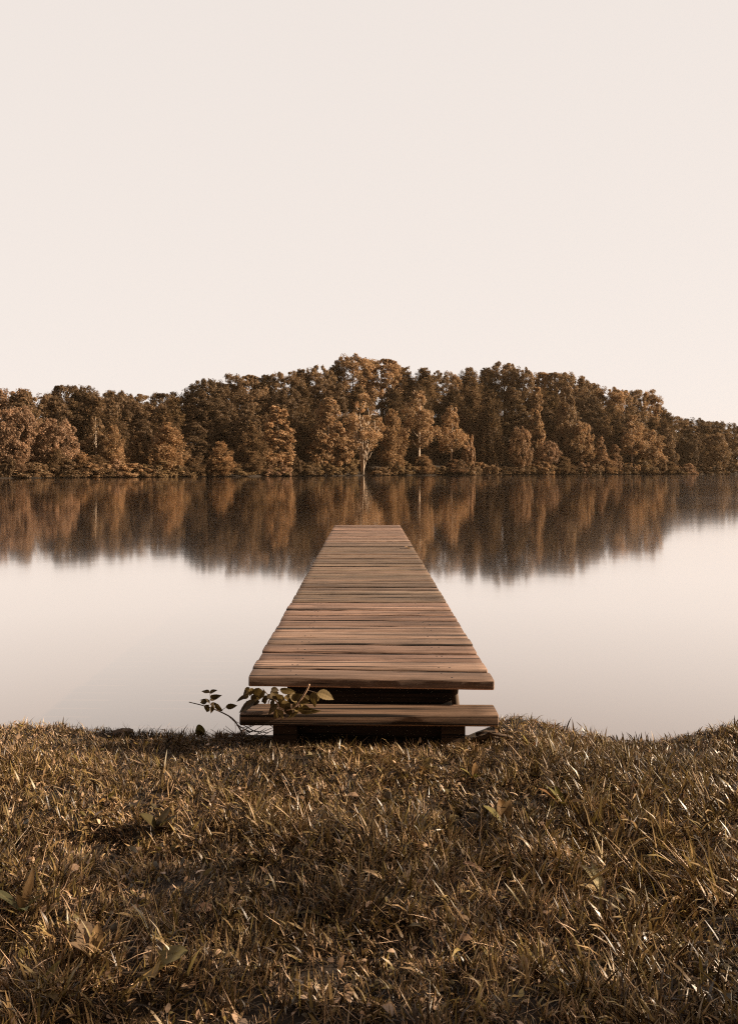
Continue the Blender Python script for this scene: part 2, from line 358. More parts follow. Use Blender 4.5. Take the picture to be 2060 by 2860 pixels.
# tints
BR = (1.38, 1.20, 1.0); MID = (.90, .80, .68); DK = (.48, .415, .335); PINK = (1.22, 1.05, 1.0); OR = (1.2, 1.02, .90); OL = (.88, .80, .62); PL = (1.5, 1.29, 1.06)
G1 = 'trees along the far shore'; G2 = 'trees on the wooded slope'; G3 = 'trees on the skyline of the hill'; G4 = 'low bushes along the far waterline'
FRONT = [
 ('oak', 'broadleaf_tree', 52, 1128, 112, 7, PINK, 'the pale round tree cut by the left edge', 'wide round pinkish tree cut off by the left edge of the photo'),
 ('oak', 'broadleaf_tree', 158, 1164, 104, 5, PINK, 'the ball-shaped pink-brown tree', 'ball-shaped pink-brown tree near the left shore, second from the left edge'),
 ('feather', 'broadleaf_tree', 232, 1262, 76, 1.2, PL, 'the small bright bushy tree', 'small bright bushy tree leaning over the water at the left shore'),
 ('open', 'broadleaf_tree', 268, 1155, 68, 8, MID, 'the thin spiky tree', 'thin tree with spiky crown and bare stem behind the small bushy tree'),
 ('feather', 'broadleaf_tree', 318, 1186, 80, 3, BR, 'the loose ragged tree', 'loose ragged light brown tree on the left shore between thin spiky and dull feathery trees'),
 ('feather', 'broadleaf_tree', 392, 1205, 78, 5, MID, 'the dull feathery tree', 'dull brown feathery tree just left of the big bright feathery tree'),
 ('feather', 'broadleaf_tree', 470, 1180, 128, 1.5, PL, 'the big bright feathery tree', 'big bright feathery tree at the water, largest sunlit crown on the left shore'),
 ('feather', 'broadleaf_tree', 616, 1232, 94, 1.2, PL, 'the small pyramid tree', 'small pyramid-shaped tree standing alone before the dark gap in the wood'),
 ('pine', 'pine_tree', 705, 1176, 96, 5, MID, 'the feathery shore pine', 'feathery brown pine on the shore right of the small pyramid tree'),
 ('column', 'broadleaf_tree', 776, 1122, 84, 2.5, PL, 'the tall slim bright tree', 'tall slim sunlit tree left of centre on the far shore'),
 ('poplar', 'broadleaf_tree', 916, 1096, 118, 3, BR, 'the broad leafy tree', 'broad tree leafy down to the water, next left of the white-trunked tree'),
 ('pale', 'forked_tree', 1012, 1090, 138, 1.5, PL, 'the white-trunked tree', 'tree with forked white trunk at the water right above the end of the dock'),
 ('feather', 'broadleaf_tree', 1096, 1143, 84, 3, BR, 'the slanting tree', 'pointed slanting tree next right of the white-trunked tree'),
 ('open', 'broadleaf_tree', 1170, 1080, 104, 4, BR, 'the bare-stemmed tall tree', 'tall egg-shaped tree with bare lower trunk, second right of the white-trunked tree'),
 ('open', 'broadleaf_tree', 1260, 1124, 80, 4, PL, 'the ragged open tree', 'ragged open tree with gaps between branches, right of the tree with bare lower trunk'),
 ('shrub', 'broadleaf_tree', 1309, 1216, 38, 2, OR, 'the little reddish tree', 'little reddish tree squeezed beside the ragged open tree'),
 ('pine', 'pine_tree', 1362, 1110, 90, 8, DK, 'the dark shore pine', 'dark heavy pine close to the shore right of the little reddish tree'),
 ('oak', 'broadleaf_tree', 1452, 1190, 58, 2.5, OR, 'the reddish mound tree', 'reddish mound-shaped tree on the right part of the shore'),
 ('column', 'broadleaf_tree', 1498, 1068, 52, 9, BR, 'the narrow column tree', 'very narrow column tree with sunlit right edge'),
 ('oak', 'broadleaf_tree', 1532, 1230, 56, 2, PINK, 'the low pink tree', 'low pink-brown rounded tree at the foot of the narrow column tree'),
 ('poplar', 'broadleaf_tree', 1580, 1056, 84, 9, MID, 'the tall pointed tree', 'tall pointed brown tree, the tallest cone near the right shore'),
 ('oak', 'broadleaf_tree', 1626, 1174, 56, 5, BR, 'the round light tree', 'light brown round tree at the right foot of the tall pointed tree'),
 ('poplar', 'broadleaf_tree', 1677, 1216, 50, 2, OR, 'the left orange tree', 'small orange tree, left one of the orange pair'),
 ('poplar', 'broadleaf_tree', 1716, 1236, 44, 2, OR, 'the right orange tree', 'small orange tree, right and lower one of the orange pair'),
 ('open', 'broadleaf_tree', 1764, 1150, 74, 4, BR, 'the leaning-stem tree', 'tree with pale leaning stem right of the small orange pair'),
 ('oak', 'broadleaf_tree', 1810, 1194, 78, 4, BR, 'the bushy tan tree', 'bushy tan tree reaching down to the right shore'),
 ('poplar', 'broadleaf_tree', 1862, 1186, 56, 6, MID, 'the dull cone tree', 'dull brown cone-shaped tree right of the bushy tan tree'),
 ('oak', 'broadleaf_tree', 1922, 1220, 62, 5, DK, 'the dark low tree', 'dark low tree on the shore left of the last big pale tree'),
 ('oak', 'broadleaf_tree', 1990, 1206, 74, 3, MID, 'the last pale tree', 'rounded tree with thin pale trunk at the water near the right edge'),
]
for kd, nm, px, top, w, off, tn, short, lab in FRONT: tree(kd, nm, px, top, w, off, tn, lab, G1)
rnd = random.Random(11)
ANCH = [(f[2], f[7]) for f in FRONT]
ANCH.insert(7, (545, 'the dark gap'))
ANCH.insert(10, (846, 'the shaded gap'))
for i, (px, short) in enumerate(ANCH):
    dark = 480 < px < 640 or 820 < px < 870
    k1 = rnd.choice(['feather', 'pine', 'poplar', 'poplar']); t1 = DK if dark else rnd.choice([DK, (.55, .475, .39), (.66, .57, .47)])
    D1 = float(shore(px))+14; wp = rnd.uniform(9.5, 13)/D1*FPX
    w1 = {'feather': 'feathery brown', 'oak': 'round brown', 'pine': 'dark shaggy pine', 'poplar': 'tapering brown'}
    tree(k1, 'pine_tree' if k1 == 'pine' else 'broadleaf_tree', px+rnd.uniform(-14, 14), 0, wp, 14+rnd.uniform(-2, 2), t1, w1[k1]+('' if k1 == 'pine' else ' crown')+' directly behind '+short, G2, height=rnd.uniform(14, 18.5) if not dark else 12)
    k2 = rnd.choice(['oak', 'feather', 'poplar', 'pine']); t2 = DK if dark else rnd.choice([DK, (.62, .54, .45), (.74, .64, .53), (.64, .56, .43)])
    D2 = float(shore(px))+27; wp = rnd.uniform(10.5, 14)/D2*FPX
    tree(k2, 'pine_tree' if k2 == 'pine' else 'broadleaf_tree', px+rnd.uniform(-20, 20), 0, wp, 27+rnd.uniform(-3, 3), t2, w1[k2]+' top upslope above '+short, G2, height=rnd.uniform(14.5, 17.5))
SKYT = [
 ('oak', 36, 1080, 84, PINK, 'pale round crown on the skyline at the left edge'), ('oak', 108, 1094, 74, MID, 'low flat crown on the skyline left of the dark knobbly oak'),
 ('oak', 186, 1068, 78, DK, 'dark knobbly oak crown topping the left skyline'), ('oak', 240, 1072, 54, DK, 'dark small knob beside the dark knobbly oak on the left skyline'),
 ('oak', 290, 1086, 70, MID, 'brown crown just right of the knobbly pair on the left skyline'), ('oak', 340, 1090, 60, DK, 'dark crown left of the dip in the left skyline'),
 ('poplar', 398, 1090, 80, MID, 'fan-shaped crown just right of the dip in the left skyline'), ('oak', 452, 1091, 58, DK, 'dark flat crown with sky gaps in the left skyline'),
 ('oak', 505, 1088, 66, DK, 'dark crown leading up to the dark dome on the skyline'), ('oak', 574, 1053, 84, DK, 'dark dome-shaped crown standing out at the left end of the hill'),
 ('oak', 628, 1062, 64, MID, 'brown crown filling the notch right of the dark dome'), ('oak', 680, 1040, 86, MID, 'wide brown crown where the hill begins to rise'),
 ('pine', 738, 1046, 80, DK, 'shaggy pine on the left flank of the hill'), ('oak', 796, 1032, 78, MID, 'brown crown on the left flank, right of the shaggy pine'),
 ('pine', 842, 1030, 70, MID, 'pointed pine in the left flank of the skyline'), ('oak', 886, 1019, 72, MID, 'brown crown a step below the summit on its left'),
 ('pine', 935, 1018, 66, DK, 'small pine just left of the summit tree'), ('oak', 984, 989, 86, BR, 'summit tree, the highest crown of the whole hill'),
 ('oak', 1066, 997, 82, BR, 'second-highest crown, right beside the summit tree'), ('pine', 1128, 1024, 80, MID, 'flat pine in the saddle right of the summit pair'),
 ('pine', 1186, 1026, 76, MID, 'shaggy pine, second in the saddle right of the summit pair'), ('oak', 1236, 1032, 62, MID, 'small round crown in the middle of the saddle'),
 ('poplar', 1272, 1040, 48, BR, 'slim pointed sunlit crown in the middle of the saddle'), ('pine', 1308, 1026, 72, MID, 'flat pine right of the slim pointed crown'),
 ('pine', 1356, 1026, 66, DK, 'dark pine left of the right-hand dome'), ('oak', 1408, 1008, 76, MID, 'smooth dome crown, the highest on the right half of the hill'),
 ('oak', 1450, 1024, 58, MID, 'crown on the right shoulder of the smooth dome'), ('poplar', 1512, 1030, 66, BR, 'pointed crown standing up on the right of the hill'),
 ('oak', 1556, 1034, 70, MID, 'round crown behind the tall pointed tree, on its left'), ('oak', 1600, 1044, 72, MID, 'round crown sloping down behind the tall pointed tree, on its right'),
 ('oak', 1640, 1064, 66, MID, 'crown at the end of the falling right slope of the skyline'), ('oak', 1690, 1080, 74, BR, 'sunlit crown in the first notch of the right slope'),
 ('oak', 1748, 1086, 68, MID, 'round brown crown, left one of the last two high knobs on the right'), ('oak', 1798, 1083, 64, BR, 'round sunlit crown, right one of the last two high knobs'),
 ('pine', 1838, 1128, 62, MID, 'pine with jutting branches where the skyline drops on the right'), ('oak', 1880, 1160, 56, MID, 'small crown at the foot of the drop in the right skyline'),
 ('oak', 1930, 1166, 62, DK, 'low dark crown on the right skyline'), ('oak', 1982, 1172, 58, DK, 'low dark crown, second from the right edge on the skyline'), ('oak', 2026, 1177, 56, DK, 'low dark crown on the skyline at the right edge'),
]
for kd, px, top, w, tn, lab in SKYT:
    tree(kd, 'pine_tree' if kd == 'pine' else 'broadleaf_tree', px, top, w*1.42, SKOFF+rnd.uniform(-4, 4), tn, lab, G3)
tree('oak', 'broadleaf_tree', 2052, 1195, 78, 10, MID, 'brown crown cut by the right edge of the photo, above the waterline bushes', G2)
tree('shrub', 'shore_shrub', 2042, 0, 60, 1, MID, 'low waterline bush cut by the right edge of the photo', G4, 'shrub', height=4)
tree('shrub', 'shore_shrub', 22, 0, 60, 1, DK, 'low waterline bush cut by the left edge of the photo', G4, 'shrub', height=3.5)
for i, (px, short) in enumerate(ANCH):
    dark = 480 < px < 600
    if not 985 < px < 1040:
        hh = rnd.choice([2.4, 3.0, 3.6, 4.4, 5.6]); wd = rnd.uniform(5.5, 8.5)
        tree('feather' if hh > 4 else 'shrub', 'shore_shrub', px+rnd.uniform(-10, 10), 0, wd/float(shore(px))*FPX, rnd.uniform(.2, 1.8), rnd.choice([BR, MID, MID, OL, PINK]) if not dark else MID,
             'low bush at the waterline before '+short, G4, 'shrub', height=hh)
    if i+1 < len(ANCH):
        q = ANCH[i+1]; mid = (px+q[0])/2+rnd.uniform(-8, 8)
        hh = rnd.choice([2.2, 2.8, 3.4, 4.2, 5.0])
        tree('shrub', 'shore_shrub', mid, 0, rnd.uniform(5.5, 8.5)/float(shore(mid))*FPX, rnd.uniform(.2, 2.4), rnd.choice([BR, MID, DK, OL]),
             'bush between '+short+' and '+q[1], G4, 'shrub', height=hh)

# ---------------------------------------------------------------- near bank
EX = np.array([(-60, .30), (-2.2, .312), (-1.87, .312), (-1.6, .312), (-1.35, .295), (-1.1, .285), (-.85, .295), (-.66, .315), (-.5, .325), (.5, .325), (.66, .335), (.76, .343), (.86, .336), (.96, .316), (1.05, .305), (1.2, .285), (1.38, .278),
               (1.45, .279), (1.6, .282), (1.85, .292), (2.2, .30), (60, .30)])
EY = np.array([(-60, 4.2), (-2.6, 3.85), (-1.9, 3.72), (-1.3, 3.68), (-.7, 3.6), (-.5, 3.58), (.5, 3.58), (.66, 3.72), (.8, 3.78), (1.0, 3.66), (1.2, 3.6), (1.4, 3.58), (1.6, 3.66), (1.9, 3.75), (2.6, 3.9), (60, 4.4)])
def bank(x, y):
    x = np.asarray(x, float); y = np.asarray(y, float)
    ze = np.interp(x, EX[:, 0], EX[:, 1]); ye = np.interp(x, EY[:, 0], EY[:, 1])
    base = .315+.05*(vnoise(x*1.3+9, y*1.3+4, 2)-.5)+.05*(vnoise(x*3.6+2, y*3.6, 3)-.5)+.03*(vnoise(x*9, y*9+3, 13)-.5)
    k = sstep(2.75, 3.35, y); z = base*(1-k)+(ze+.012*(vnoise(x*6, y*6, 7)-.5))*k
    dr = np.clip((y-ye)/.45, 0, None); z = z-.75*np.minimum(dr, 1.6)**1.4
    return z
def wall(xs, ys):
    X, Y = np.meshgrid(xs, ys); V = np.stack([X, Y, bank(X, Y)], -1).reshape(-1, 3); nx = len(xs)
    return np_mesh('ground', V, [(j*nx+i, j*nx+i+1, (j+1)*nx+i+1, (j+1)*nx+i) for j in range(len(ys)-1) for i in range(nx-1)], smooth=True)
xs = np.concatenate([np.linspace(-80, -4, 30), np.linspace(-3.9, 3.9, 157), np.linspace(4, 80, 30)])
ys = np.concatenate([np.linspace(-58, .2, 25), np.linspace(.4, 4.9, 91)])
tag(link('ground', wall(xs, ys), M_soil), kind='structure')

# ---------------------------------------------------------------- grass
def grass():
    rng = np.random.default_rng(8)
    def area(n, x0, x1, y0, y1): return rng.uniform(x0, x1, n), rng.uniform(y0, y1, n)
    xa, ya = area(620000, -2.9, 2.9, 1.25, 4.05)
    inside = np.abs(xa) < .52*ya+.32          # dense where one can look closely, thinner at the margins
    keep = (inside | (rng.uniform(size=len(xa)) < .35)) & (rng.uniform(size=len(xa)) < .74+.26*sstep(1.7, 3.3, ya)); xa, ya = xa[keep], ya[keep]
    ye = np.interp(xa, EY[:, 0], EY[:, 1])
    clump = vnoise(xa*11, ya*11, 21); patch = vnoise(xa*3.1+5, ya*3.1, 22); fine = vnoise(xa*30, ya*30, 23)
    keep = (ya < ye+.13) & (rng.uniform(size=len(xa)) < np.clip(.14+1.7*(clump*.7+fine*.5-.3), .08, 1)) & ~((np.abs(xa+.01) < .47) & (ya > 3.43))
    keep &= ~((xa > -.62) & (xa < .64) & (ya > 3.52))
    xa, ya = xa[keep], ya[keep]
    nt_ = 340; tx, ty = area(nt_, -1.9, 1.9, 1.5, 3.4); tn_ = rng.integers(10, 34, nt_); ti = np.repeat(np.arange(nt_), tn_)   # tufts with a common root
    n0 = len(xa); xa = np.concatenate([xa, tx[ti]+rng.normal(size=len(ti))*.007]); ya = np.concatenate([ya, ty[ti]+rng.normal(size=len(ti))*.007])
    ye = np.interp(xa, EY[:, 0], EY[:, 1]); clump = vnoise(xa*11, ya*11, 21); patch = vnoise(xa*3.1+5, ya*3.1, 22); fine = vnoise(xa*30, ya*30, 23)
    n = len(xa); u = rng.uniform(size=n); u[n0:] = rng.uniform(.7, .965, n-n0)
    kind = np.where(u < .46-.16*sstep(-.8, 1.0, xa), 0, np.where(u < .84, 1, np.where(u < .965, 2, 3)))   # curled dry, short green, long blade, straw
    right = sstep(.3, 1.4, xa); near = sstep(3.2, 1.9, ya)
    hgt = np.select([kind == 0, kind == 1, kind == 2], [rng.uniform(.015, .045, n), rng.uniform(.025, .065, n), rng.uniform(.05, .115, n)*(.8+.35*right)], rng.uniform(.05, .13, n))
    hgt *= .5+.95*patch*(.6+.8*fine); hgt *= np.where(ya > 3.3, .75, 1)*np.where((np.abs(xa) < .65) & (ya > 3.2), .9, 1)*(1+.15*near)
    wid = np.select([kind == 0, kind == 1, kind == 2], [rng.uniform(.0013, .0042, n), rng.uniform(.002, .0052, n), rng.uniform(.0035, .0105, n)], rng.uniform(.0014, .0028, n))
    wid *= np.where(ya > 3.1, .8, 1)
    lean = np.select([kind == 0, kind == 1, kind == 2], [rng.uniform(.3, 1.6, n), rng.uniform(.1, 1.2, n), rng.uniform(.1, 1.0, n)], rng.uniform(.6, 1.55, n))
    bend = np.select([kind == 0, kind == 1, kind == 2], [rng.uniform(-1.2, 2.2, n), rng.uniform(-.2, 1.4, n), rng.uniform(.1, 1.5, n)], rng.uniform(-.3, .5, n))
    az = vnoise(xa*6, ya*6, 31)*12+rng.normal(size=n)*1.2; az[n0:] = rng.uniform(0, 6.28, n-n0)
    tw = rng.uniform(0, 2*np.pi, n)
    zb = bank(xa, ya)-.003+np.where(kind == 0, rng.uniform(0, .016, n), 0)
    dry = np.array([.76, .52, .335]); tan = np.array([.41, .25, .135]); grn = np.array([.20, .145, .042]); dk = np.array([.052, .029, .013])
    m = rng.uniform(size=(n, 1)); c = np.where(kind[:, None] == 0, tan*m+dry*(1-m)*1.0, np.where(kind[:, None] == 1, grn*m+tan*(1-m), np.where(kind[:, None] == 2, grn*(.35+.65*m)+tan*(.65-.65*m), dry)))
    d = (rng.uniform(size=n) < .34)[:, None]; c = np.where(d, dk, c)
    c = c*.86*(.55+.75*vnoise(xa*2.2+3, ya*2.2, 44))[:, None]*rng.uniform(.65, 1.3, (n, 1))
    K = 4; Vv = np.zeros((n, K, 2, 3), np.float32); cx, cy, cz = xa.copy(), ya.copy(), zb.copy(); ang = lean.copy()
    prof = [.75, 1.0, .72, .06]
    sx, sy = -np.sin(az), np.cos(az); ta = (tw-np.pi)*.45; sx, sy = sx*np.cos(ta)-sy*np.sin(ta), sx*np.sin(ta)+sy*np.cos(ta)
    for k in range(K):
        w = wid*prof[k]*.5
        for q, sg in ((0, -1), (1, 1)):
            Vv[:, k, q, 0] = cx+sg*sx*w; Vv[:, k, q, 1] = cy+sg*sy*w; Vv[:, k, q, 2] = cz+sg*w*.8*np.sin(tw+k*.5)
        st = hgt/(K-1); cx = cx+np.cos(az)*np.sin(ang)*st; cy = cy+np.sin(az)*np.sin(ang)*st; cz = cz+np.maximum(np.cos(ang), -.35)*st
        ang = ang+bend/(K-1)
    g = bank(Vv[..., 0], Vv[..., 1])+.002; Vv[..., 2] = np.where(Vv[:, :1, :, 1] < 3.4, np.maximum(Vv[..., 2], g), Vv[..., 2])
    b = (np.arange(n)*8)[:, None]; Qd = np.concatenate([np.stack([b[:, 0]+2*k, b[:, 0]+2*k+1, b[:, 0]+2*k+3, b[:, 0]+2*k+2], 1) for k in range(K-1)])
    col = np.repeat(c, 8, 0)
    # leaf litter and small broad leaves down in the turf
    m_ = 6500; lx, ly = area(m_, -2.2, 2.2, 1.35, 3.75); ok = (ly < np.interp(lx, EY[:, 0], EY[:, 1])) & ~((np.abs(lx) < .6) & (ly > 3.36)) & (np.abs(lx) < .52*ly+.4); lx, ly = lx[ok], ly[ok]; m_ = len(lx)
    aa = rng.uniform(0, 6.28, m_); el = np.abs(rng.normal(size=m_))*.55; L = rng.uniform(.008, .026, m_)*np.where(rng.uniform(size=m_) < .12, 1.7, 1)*np.where(ly > 3, .75, 1); Wd = L*rng.uniform(.3, .75, m_)
    dx = np.stack([np.cos(aa)*np.cos(el), np.sin(aa)*np.cos(el), np.sin(el)], 1); sd_ = unit(np.stack([-np.sin(aa), np.cos(aa), rng.normal(size=m_)*.5], 1)); up_ = np.cross(dx, sd_)
    P0 = np.stack([lx, ly, bank(lx, ly)+rng.uniform(.002, .03, m_)], 1)[:, None]
    fr = np.array([0, .3, .65, 1.0]); ww = np.array([.25, 1, .85, .08]); cu = rng.uniform(-.3, .6, m_)
    mid_ = P0+dx[:, None]*(fr[None, :, None]*L[:, None, None])-up_[:, None]*((fr**2)[None, :, None]*(L*cu)[:, None, None])
    off_ = sd_[:, None]*(ww[None, :, None]*Wd[:, None, None]*.5)+up_[:, None]*(ww[None, :, None]*Wd[:, None, None]*.14)
    off2 = -sd_[:, None]*(ww[None, :, None]*Wd[:, None, None]*.5)+up_[:, None]*(ww[None, :, None]*Wd[:, None, None]*.14)
    V2 = np.stack([mid_+off2, mid_+off_], 2).reshape(-1, 3); b2 = (np.arange(m_)*8)[:, None]+n*8
    Q2 = np.concatenate([np.stack([b2[:, 0]+2*k, b2[:, 0]+2*k+1, b2[:, 0]+2*k+3, b2[:, 0]+2*k+2], 1) for k in range(K-1)])
    pick = rng.integers(0, 5, m_); pal = np.array([[.40, .25, .15], [.26, .16, .09], [.12, .09, .03], [.055, .04, .016], [.50, .34, .22]])
    c2 = pal[pick]*rng.uniform(.6, 1.25, (m_, 1)); col = np.vstack([col, np.repeat(c2, 8, 0)]); Qd = np.vstack([Qd, Q2]); Vv = np.vstack([Vv.reshape(-1, 3), V2])
    o = link('grass', np_mesh('grass', Vv.reshape(-1, 3), Qd, col, True), M_grass)
    tag(o, 'dry tan and olive grass covering the near bank', 'grass', kind='stuff')
grass()

# ---------------------------------------------------------------- dock
prnd = random.Random(5)
def board(lx, ly, lz, seed, chip=.004, rnd_=.008, nseg=26, shear=0.0):
    """a sawn board along x, centred, top at z=0; worn edges"""
    rg = random.Random(seed); r = rnd_
    prof = [(-ly/2, -lz+r), (-ly/2+r, -lz), (ly/2-r, -lz), (ly/2, -lz+r), (ly/2, -r), (ly/2-r*.35, -r*.3), (ly/2-r*1.1, 0), (0, .0006), (-ly/2+r*1.1, 0), (-ly/2+r*.35, -r*.3), (-ly/2, -r)]
    n = len(prof); V = []; F = []
    for i in range(nseg+1):
        t = (i-1)/(nseg-2); t = 0 if i == 0 else 1 if i == nseg else min(max(t, .004), .996); x = (t-.5)*lx; endr = min(i, nseg-i); k = 1
        if endr == 0: k = .93
        for j, (y, z) in enumerate(prof):
            wob = mnoise.noise((x*7, j*.9, seed*3.1))*chip + mnoise.noise((x*2.1, j*.2, seed*1.7))*chip*.8
            wy = wob if abs(y) > ly*.3 else 0
            wz = -abs(mnoise.noise((x*11, j*2.3, seed*5.7)))*chip*.8 if j in (5, 6, 8, 9) else 0
            V.append((x, y*(k if endr == 0 else 1)+wy-x*shear, (z+lz/2)*k-lz/2+wz))
    for i in range(nseg):
        for j in range(n):
            F.append((i*n+j, i*n+(j+1) % n, (i+1)*n+(j+1) % n, (i+1)*n+j))
    F.append(tuple(range(n))[::-1]); F.append(tuple(nseg*n+j for j in range(n)))
    me = bpy.data.meshes.new('board'); me.from_pydata(V, [], [f[::-1] for f in F]); me.update()
    a = me.attributes.new('edge_shade', 'FLOAT', 'FACE')      # shade of board sides and undersides, put into the colour
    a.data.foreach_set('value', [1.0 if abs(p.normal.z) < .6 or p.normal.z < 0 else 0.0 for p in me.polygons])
    for p in me.polygons: p.use_smooth = len(p.vertices) == 4
    try: me.set_sharp_from_angle(angle=R(38))
    except Exception: pass
    return me
DZ = CAMZ-1.04; D0, D1, WDK = 3.545, 13.45, 1.22
M_nail, t_, p_, o_ = mat('rusty_nail'); p_.inputs['Base Color'].default_value = (.03, .018, .012, 1); p_.inputs['Roughness'].default_value = .6
nb_ = MB(); nb_.tube([(0, 0, -.006), (0, 0, .001), (0, 0, .0018)], [.0055, .0055, .004], 8); M_NAIL_ME = nb_.mesh('nail')
dock = empty('dock', (.006, D0, 0)); dock.rotation_euler.z = R(.22)
tag(dock, 'long weathered plank dock running straight out over the still lake', 'dock')
NP = 57; pitch = (D1-D0)/NP
for i in range(NP):
    y = (i+.5)*pitch; t = i/NP
    fan = max(0, 1-t/.28)*2.3+prnd.uniform(-.18, .18)
    me = board(WDK+prnd.uniform(-.004, .004), pitch-prnd.choice([.012, .013, .015, .016, .022, .028]), .05, i+1, shear=math.tan(R(fan)))
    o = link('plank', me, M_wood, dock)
    o.location = (prnd.uniform(-.003, .003), y, DZ+prnd.uniform(-.006, .004) if i else DZ); o.rotation_euler = (prnd.uniform(-.012, .012), prnd.uniform(-.003, .003)+(.003 if i < 4 else 0), 0)
    if i < 12: b = Vector((.62, .395, .29))
    elif i < 19: b = Vector((.49, .33, .235))
    elif i < 38: b = Vector((.45, .305, .212))
    else: b = Vector((.68, .435, .315))
    if i < 14:
        for nx_ in (-.40, -.37, .37, .41):
            nl = link('nail', M_NAIL_ME, M_nail, o); nl.location = (nx_+prnd.uniform(-.01, .01), prnd.choice((-.035, .03))+prnd.uniform(-.012, .012)-nx_*math.tan(R(fan)), -.0005)
    b = b*prnd.uniform(.70, 1.22); b.x *= prnd.uniform(.96, 1.05); o.color = (*b, 1)
def bar(name, lx, ly, lz, loc, parent, color, seed, rotz=0):
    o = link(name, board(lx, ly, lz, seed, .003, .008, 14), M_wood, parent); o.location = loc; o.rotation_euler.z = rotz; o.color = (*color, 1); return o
DKW = (.075, .045, .027)
zb = DZ-.054
o = None
mb = MB(); mb.tube([(0, 0, -.30), (.004, 0, -.2), (-.003, .004, -.12), (0, 0, -.055)], [.020, .022, .019, .02], 9)
o = link('brace', mb.mesh('brace'), M_bark, dock); o.location = (.438, .14, DZ)
bar('header_beam', .83, .05, .115, (-.004, .10, zb), dock, DKW, 201)
for sx in (-.385, .385): bar('stringer', D1-D0-.25, .05, .115, (sx, (D1-D0)/2+.03, zb), dock, DKW, 202+int(sx*10), R(90))
def post(x, y, ztop, zbot, parent, r=.055, seed=1):
    mb = MB(); mb.tube([(0, 0, zbot), (0, 0, (zbot+ztop)/2), (0, 0, ztop-.01), (0, 0, ztop)], [r, r*.98, r*.96, r*.88], 12)
    o = link('post', mb.mesh('post'), M_wood, parent); o.location = (x, y, 0); o.color = (*DKW, 1); return o
for k in range(4):
    for sx in (-.30, .30): post(sx, 1.2+k*2.75, zb-.125, -1.2, dock)
    bar('crossbeam', .92, .08, .12, (0, 1.2+k*2.75, zb-.118), dock, DKW, 230+k)
# ---------------------------------------------------------------- step at the head of the dock
SD = 3.40; SZ = CAMZ-1.166
step = empty('wooden_step', (gx(1030.5, SD), SD, .3)); tag(step, 'thick plank step on a dark boxed base in the grass before the dock', 'step')
SZl = SZ-.3
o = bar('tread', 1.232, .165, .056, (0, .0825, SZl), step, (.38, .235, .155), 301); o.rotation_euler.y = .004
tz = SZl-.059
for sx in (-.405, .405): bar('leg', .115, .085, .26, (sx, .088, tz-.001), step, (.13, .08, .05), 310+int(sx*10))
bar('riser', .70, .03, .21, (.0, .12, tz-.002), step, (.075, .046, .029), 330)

# ---------------------------------------------------------------- broad leaves, twigs
def leaf_mesh(L, Wd, seed, shape='oval', fold=.25, curl=.5, teeth=0.0, tone=(1, 1, 1), vein=.78, nu=10, nv=6):
    """leaf along +y from the origin, normal +z"""
    V = []; Cc = []; rg = random.Random(seed); k1, k2 = rg.uniform(0, 9), rg.uniform(.6, 1.3)
    for i in range(nu+1):
        t = i/nu
        if shape == 'oval': w = math.sin(math.pi*min(1, t*.97+.02))**.75*(1.06-.12*t)
        elif shape == 'pointed': w = (math.sin(math.pi*t**.72))**.9*(1-.25*t)
        elif shape == 'lance': w = math.sin(math.pi*t**.85)**.9*.9
        else: w = math.sin(math.pi*min(1, t*.9+.1))**.5*(1.1-.5*t)     # heart / round
        w = max(w, .02)*Wd/2
        if teeth: w *= 1+teeth*(1 if i % 2 else -1)*(.3 < t*3)
        for j in range(nv+1):
            s = j/nv*2-1; a = curl*t; yy = L*(math.sin(a)/curl if curl else t); zz = -L*((1-math.cos(a))/curl if curl else 0)
            V.append((s*w, yy, zz+abs(s)*w*fold+.035*Wd*math.sin(t*9*k2+k1+s*2)*abs(s)))
            mid = abs(s) < .2; side = abs(((t*6+abs(s)*1.3) % 1)-.5) < .13
            f = 1.22 if mid else (vein if side else 1.0); f *= 1-.15*mnoise.noise((s*3, t*5, seed*1.3))
            Cc.append([c*f for c in tone])
    Q = [(i*(nv+1)+j, i*(nv+1)+j+1, (i+1)*(nv+1)+j+1, (i+1)*(nv+1)+j) for i in range(nu) for j in range(nv)]
    return np_mesh('leaf', V, Q, Cc, True)
def aim(o, d, up=(0, 0, 1), roll=0.0):
    y = Vector(d).normalized(); x = y.cross(Vector(up))
    if x.length < 1e-3: x = Vector((1, 0, 0))
    x.normalize(); z = x.cross(y); m = Matrix((x, y, z)).transposed()
    o.rotation_euler = (m @ Matrix.Rotation(roll, 3, 'Y')).to_euler()
GL = (.14, .096, .028); GD = (.066, .046, .018); GM = (.215, .145, .042); TN = (.33, .22, .13); PK = (.40, .25, .17)
def ground_at(px, py):
    d = FPX*(CAMZ-.32)/(py-HORY)
    for _ in range(4): d = FPX*(CAMZ-float(bank(gx(px, d), d)))/(py-HORY)
    return gx(px, d), d, float(bank(gx(px, d), d))
